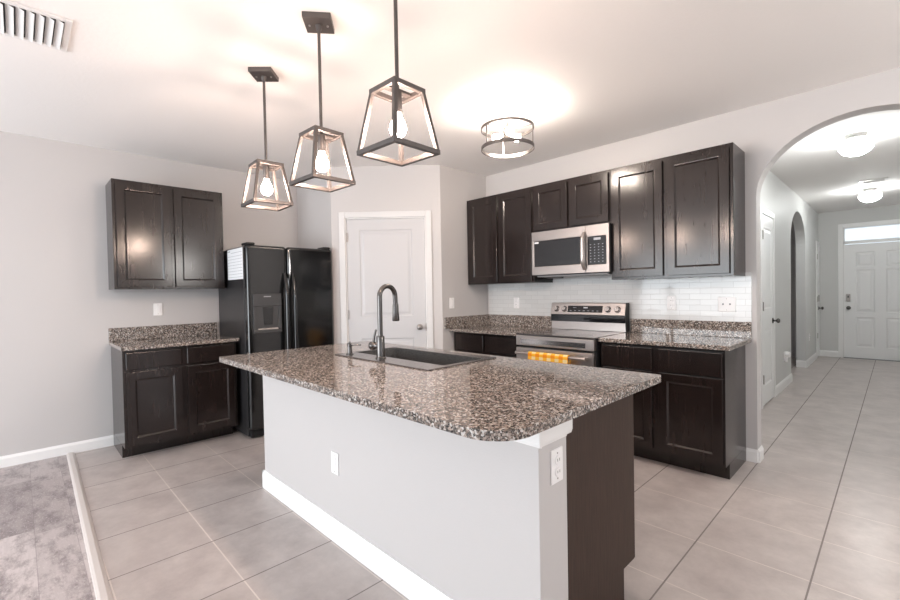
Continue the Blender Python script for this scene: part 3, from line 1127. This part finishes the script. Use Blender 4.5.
# towel over the oven handle
tw = MB()
path = [(-.6900, .60), (-.6930, .70), (-.6960, .750)]
for k in range(9):
    t = PI - PI * k / 8
    path.append((-.715 - .0185 * math.cos(t) * -1 * -1, .752 + .0185 * math.sin(t)))
path = [(-.692, .60), (-.694, .68), (-.6955, .745)] + [(-.715 + .0185 * math.cos(PI * k / 8), .752 + .0185 * math.sin(PI * k / 8)) for k in range(9)] + [(-.7365, .70), (-.738, .62), (-.737, .54)]
NX = 28
x0, x1 = 1.07, 1.455
rows = []
for i in range(NX + 1):
    x = x0 + (x1 - x0) * i / NX
    ww = .004 * math.sin(i * 1.1) + .0015 * math.sin(i * 2.7)
    row = []
    for j, (y, z) in enumerate(path):
        fall = max(0, (.74 - z)) / .2
        row.append(tw.bm.verts.new((x, y + (ww * fall * (1 if j > 6 else -.4)), z)))
    rows.append(row)
for a, b_ in zip(rows, rows[1:]):
    for j in range(len(path) - 1):
        tw.bm.faces.new((a[j], b_[j], b_[j + 1], a[j + 1]))
to = tw.build('dish_towel', MT['towel'], loc=(1.26, -.715, .56), smooth=True)
md = to.modifiers.new('thickness', 'SOLIDIFY'); md.thickness = .003; md.offset = 1
tag(to, 'orange and white gingham dish towel hanging on the oven handle', 'towel')

# ------------------------------------------------------------------ microwave
MX0, MX1 = .893, 1.648
mw = thing('microwave', 'stainless over the range microwave with black glass door', 'microwave', ((MX0 + MX1) / 2, -.2, 1.432))
Lw = lambda mb: mb.move(-mw.location)
Lw(B(MX0, MX1, -.375, -.009, 1.432, 1.838)).build('housing', MT['black'], mw, bevel=.003)
dx1 = 1.437
dr = MB().panelled(MX0, dx1, 1.438, 1.836, -.376, -.400, [(MX0 + .022, 1.408, 1.512, 1.752)], [(.004, .004)], fill=False)
dro = Lw(dr).build('door', MT['microwave_steel'], mw, bevel=.002)
Lw(B(MX0 + .024, 1.406, -.3965, -.380, 1.514, 1.750)).build('door_glass', MT['black_gloss'], dro)
Lw(B(MX0 + .03, MX0 + .075, -.3975, -.3966, 1.728, 1.742)).build('sticker', MT['paper'], dro)
fp = MB().panelled(dx1 + .003, MX1, 1.438, 1.836, -.376, -.400, [(1.455, 1.625, 1.500, 1.742)], [(.003, .003)], fill=False)
fpo = Lw(fp).build('control_frame', MT['microwave_steel'], mw, bevel=.002)
kpd = Lw(B(1.457, 1.623, -.3975, -.380, 1.502, 1.740)).build('keypad', MT['black_gloss'], fpo)
Lw(B(1.515, 1.575, -.3985, -.3976, 1.708, 1.728)).build('display', MT['ink'], fpo)
for r in range(7):
    for c_ in range(4):
        Lw(B(1.480 + c_ * .036, 1.490 + c_ * .036, -.3985, -.3976, 1.526 + r * .024, 1.530 + r * .024)).build('key', MT['ink'], fpo)
p = []
for k in range(15):
    t = k / 14
    p.append((1.433, -.404 - .042 * min(1, math.sin(PI * t) * 1.8), 1.775 - t * .305))
Lw(MB().tube(p, .0165, 14)).build('handle', MT['steel'], dro, smooth=True)
Lw(B(MX0 + .03, MX1 - .03, -.36, -.05, 1.420, 1.4318)).build('vent_grille', MT['grey_plastic'], mw, bevel=.002)
Lw(MB().prism([(-.30, 1.4318), (-.13, 1.4318), (-.13, 1.408)], MX0 + .01, MX0 + .17, 'x')).build('filter_flap', MT['black'], mw)


# ------------------------------------------------------------------ outlets and switches
def outlet(label, loc, rz, kind='outlet', wide=1, cat='outlet'):
    """plate on a wall whose outward normal is local -y"""
    root = thing('wall_' + ('switch' if kind in ('rocker', 'toggle') else 'outlet'), label, cat, loc, rz)
    w = .070 if wide == 1 else .116
    pl = B(-w / 2, w / 2, -.006, 0, -.057, .057).build('cover_plate', MT['plastic'], root, bevel=.003)
    for g_ in range(wide):
        ox = 0 if wide == 1 else (-.023 + .046 * g_)
        if kind == 'outlet':
            for oz in (-.0195, .0195):
                q = MB().lathe([(0, 0), (.0165, 0), (.0165, -.003), (.015, -.0045), (0, -.0045)], (ox, -.006, oz), 24, 'y')
                f = q.build('socket', MT['plastic'], root, smooth=True)
                B(ox - .007, ox - .005, -.0110, -.0104, oz - .003, oz + .006).build('slot', MT['slot'], f)
                B(ox + .005, ox + .007, -.0110, -.0104, oz - .003, oz + .006).build('slot', MT['slot'], f)
        elif kind == 'rocker':
            B(ox - .0165, ox + .0165, -.0095, -.006, -.033, .033).build('rocker', MT['plastic'], root, bevel=.002)
        elif kind == 'toggle':
            B(ox - .004, ox + .004, -.015, -.006, -.004, .007).build('toggle', MT['grey_plastic'], root, bevel=.001)
    for oz in (-.042, .042):
        MB().lathe([(0, 0), (.003, 0), (.003, -.001), (0, -.001)], (0, -.006, oz), 10, 'y').build('screw', MT['nickel'], root)
    return root


outlet('white rocker switch plate above the left wall countertop', (XL, -2.913, 1.185), PI / 2, 'rocker', cat='switch')
outlet('white outlet on the wall left of the range', (.413, -.008, 1.165), 0)
outlet('white outlet on the subway tile right of the range', (1.992, -.008, 1.172), 0)
outlet('wide white double toggle switch plate on subway tile', (2.387, -.008, 1.163), 0, 'toggle', 2, 'switch')
outlet('white rocker switch plate on the side wall by the pantry door', (0, -.585, 1.18), PI / 2, 'rocker', cat='switch')
outlet('white plate low on the front of the island', (1.240, -2.686, .415), 0, 'rocker')
outlet('white outlet on the narrow end of the island', (IX1, -2.587, .715), PI / 2)
ho = outlet('white outlet low on the hall wall beside the closet door', (XH, 3.10, .40), PI / 2)
outlet('white outlet low on the hall wall past the small archway', (XH, 5.35, .45), PI / 2)
pg = thing('plug_in_freshener', 'white plug-in air freshener in the hall outlet', 'air freshener', (XH + .008, 3.10, .40), PI / 2)
MB().lathe([(0, 0), (.035, 0), (.038, -.02), (.034, -.045), (.02, -.055), (0, -.057)], (0, -.004, .025), 22, 'y').build('diffuser', MT['plastic'], pg, smooth=True)
B(-.016, .016, -.03, -.004, -.075, .0).build('refill', MT['plastic'], pg, bevel=.006)


# ------------------------------------------------------------------ pendants over the island
def make_pendant():
    r = thing('pendant_light', '', 'pendant light', (0, 0, CZ), 0, 'cage pendants over the island')
    zt_, zb_, a, b_ = -.536, -.785, .076, .113
    cn = B(-.065, .065, -.065, .065, -.026, 0).rot(math.radians(50)).build('canopy', MT['bronze'], r, bevel=.002)
    sc_ = MB()
    for s_ in (-1, 1):
        sc_.lathe([(0, -.026), (.006, -.026), (.005, -.031), (0, -.032)], (.042 * s_ * math.cos(math.radians(50)), .042 * s_ * math.sin(math.radians(50)), 0), 12)
    sc_.build('screws', MT['nickel'], cn)
    MB().lathe([(0, -.0255), (.016, -.0255), (.014, -.040), (.010, -.052), (0, -.052)], seg=20).build('collar', MT['bronze'], r, smooth=True)
    MB().tube([(0, 0, -.05), (0, 0, zt_ - .006)], .0075, 14).build('rod', MT['bronze'], r, smooth=True)
    t = .017
    f = MB()
    for q in ((-a, a, -a, -a + t), (-a, a, a - t, a), (-a, -a + t, -a + t, a - t), (a - t, a, -a + t, a - t)):
        f.box(q[0], q[1], q[2], q[3], zt_ - .018, zt_)
    f.box(-.014, .014, -a + t, a - t, zt_ - .012, zt_ - .002)
    f.build('top_frame', MT['bronze'], r, bevel=.0012)
    f = MB()
    for q in ((-b_, b_, -b_, -b_ + t), (-b_, b_, b_ - t, b_), (-b_, -b_ + t, -b_ + t, b_ - t), (b_ - t, b_, -b_ + t, b_ - t)):
        f.box(q[0], q[1], q[2], q[3], zb_, zb_ + .018)
    f.build('bottom_frame', MT['bronze'], r, bevel=.0012)
    for sx in (-1, 1):
        for sy in (-1, 1):
            k = a - t / 2; l_ = b_ - t / 2
            MB().bar((sx * k, sy * k, zt_ - .012), (sx * l_, sy * l_, zb_ + .012), .015, .015, up=(0, 1, 0)).build('post', MT['bronze'], r, bevel=.001)
    MB().lathe([(0, zt_ - .012), (.017, zt_ - .012), (.017, zt_ - .085), (.015, zt_ - .090), (0, zt_ - .090)], seg=20).build('socket', MT['bronze'], r, smooth=True)
    bz = zt_ - .150
    MB().lathe([(0, bz - .034), (.014, bz - .031), (.026, bz - .021), (.032, bz - .006), (.032, bz + .006), (.027, bz + .022), (.018, bz + .040), (.0135, bz + .052), (.013, bz + .0595), (0, bz + .0598)], seg=24).build('bulb', MT['bulb'], r, smooth=True)
    return r


pend = make_pendant()
for i, (x, y, rz, lab) in enumerate(((.690, -2.783, -.045, 'dark open cage pendant light nearest the refrigerator'),
                                     (1.359, -2.787, .037, 'dark open cage pendant light, middle one of the three'),
                                     (1.965, -2.797, .036, 'dark open cage pendant light nearest the rounded island corner'))):
    o = pend if i == 0 else copy_tree(pend)
    o.location = (x, y, CZ)
    o.rotation_euler = (0, 0, rz)
    o['label'] = lab

# semi-flush ring light near the range
fl = thing('ceiling_light', 'two ring drum ceiling light in front of the range cabinets', 'ceiling light', (1.326, -1.299, CZ))
z1, z2, rr = 2.466 - CZ, 2.324 - CZ, .187
MB().lathe([(0, 0), (.058, 0), (.058, -.030), (.052, -.034), (.052, -.040), (.058, -.044), (.058, -.060), (0, -.060)], seg=32).build('canopy', MT['white_metal'], fl, smooth=True)
MB().tube([(0, 0, -.06), (0, 0, z1 - .03)], .009, 14).build('stem', MT['nickel'], fl, smooth=True)
MB().ring((0, 0, z1), rr, .006, .020).build('ring', MT['dark_nickel'], fl)
MB().ring((0, 0, z2), rr, .006, .024).build('ring', MT['dark_nickel'], fl)
for k in range(3):
    t = math.radians(18 + 120 * k)
    c_, s_ = math.cos(t), math.sin(t)
    MB().bar((rr * c_, rr * s_, z1), (rr * c_, rr * s_, z2), .010, .005, up=(c_, s_, 0)).build('upright', MT['dark_nickel'], fl)
    MB().tube([(0, 0, z1 - .004), (rr * c_, rr * s_, z1 - .004)], .0045, 10).build('arm', MT['dark_nickel'], fl)
    u = math.radians(78 + 120 * k)
    cu, su = math.cos(u), math.sin(u)
    ar = MB().tube([(0, 0, z1 - .025), (cu * .035, su * .035, z1 - .034)], .013, 14).build('socket', MT['nickel'], fl, smooth=True)
    bu = MB().lathe([(0, 0), (.012, .001), (.0125, .010), (.018, .026), (.026, .042), (.0285, .056), (.024, .072), (.012, .082), (0, .084)], seg=20)
    q = Vector((0, 0, 1)).rotation_difference(Vector((cu, su, -.30)).normalized())
    bmesh.ops.rotate(bu.bm, verts=bu.bm.verts, cent=(0, 0, 0), matrix=q.to_matrix())
    bu.move((cu * .036, su * .036, z1 - .036))
    bu.build('bulb', MT['bulb_flush'], fl, smooth=True)
MB().lathe([(0, z1 - .045), (.014, z1 - .042), (.014, z1 - .02), (0, z1 - .018)], seg=16).build('hub', MT['nickel'], fl, smooth=True)

# hall ceiling globes
for (x, y, lab) in ((3.04, 1.41, 'white globe ceiling light just beyond the archway'), (3.03, 4.50, 'white globe ceiling light near the front door')):
    h = thing('globe_light', lab, 'ceiling light', (x, y, CZ), 0, 'hall globe lights')
    MB().lathe([(0, 0), (.075, 0), (.075, -.018), (.06, -.026), (0, -.026)], seg=28).build('canopy', MT['white_metal'], h, smooth=True)
    MB().lathe([(.062, -.0262), (.092, -.040), (.096, -.055), (.09, -.0552), (.0, -.0555)], seg=32).build('added_glow_shield', MT['white_metal'], h, smooth=True)  # opaque collar added to cut the globe's glow on the ceiling
    MB().lathe([(0, -.185), (.05, -.178), (.092, -.155), (.116, -.12), (.115, -.085), (.092, -.0558), (0, -.0557)], seg=32).build('globe', MT['globe'], h, smooth=True)


# fill lamp added out of view to lift the right ceiling and archway wall
dl = thing('added_fill_pendant', 'frosted globe fill light added out of view on the right', 'pendant light', (5.2, -1.3, CZ))
MB().lathe([(0, 0), (.065, 0), (.065, -.02), (.05, -.028), (0, -.028)], seg=28).build('canopy', MT['bronze'], dl, smooth=True)
MB().tube([(0, 0, -.02), (0, 0, -.50)], .006, 12).build('rod', MT['bronze'], dl, smooth=True)
MB().lathe([(0, -.48), (.03, -.485), (.04, -.52), (0, -.521)], seg=24).build('socket', MT['bronze'], dl, smooth=True)
MB().lathe([(0, -.80), (.05, -.79), (.10, -.755), (.135, -.70), (.14, -.66), (.125, -.60), (.09, -.55), (.045, -.5215), (0, -.5212)], seg=32).build('globe', MT['fill_globe'], dl, smooth=True)


# ceiling vents
def ceiling_vent(label, cx, cy, lx, ly, n, along='x'):
    r = thing('ceiling_vent', label, 'vent', (cx, cy, CZ))
    bw = .028
    f = MB()
    f.box(-lx / 2, lx / 2, -ly / 2, -ly / 2 + bw, -.010, 0).box(-lx / 2, lx / 2, ly / 2 - bw, ly / 2, -.010, 0)
    f.box(-lx / 2, -lx / 2 + bw, -ly / 2 + bw, ly / 2 - bw, -.010, 0).box(lx / 2 - bw, lx / 2, -ly / 2 + bw, ly / 2 - bw, -.010, 0)
    f.build('frame', MT['white_metal'], r, bevel=.003)
    B(-lx / 2 + bw, lx / 2 - bw, -ly / 2 + bw, ly / 2 - bw, -.0025, -.0005).build('duct_opening', MT['duct'], r)
    for k in range(n):
        y = -ly / 2 + bw + (ly - 2 * bw) * (k + .5) / n
        s_ = B(-lx / 2 + bw, lx / 2 - bw, -.0150, .0150, -.001, .001).rot(math.radians(-27), 'X').move((0, y, -.0115))
        s_.build('slat', MT['white_metal'], r)
    return r


ceiling_vent('white slatted air vent on the kitchen ceiling', .405, -3.79, .36, .325, 8)
ceiling_vent('small white air vent on the hall ceiling', 3.08, 3.88, .26, .14, 3)
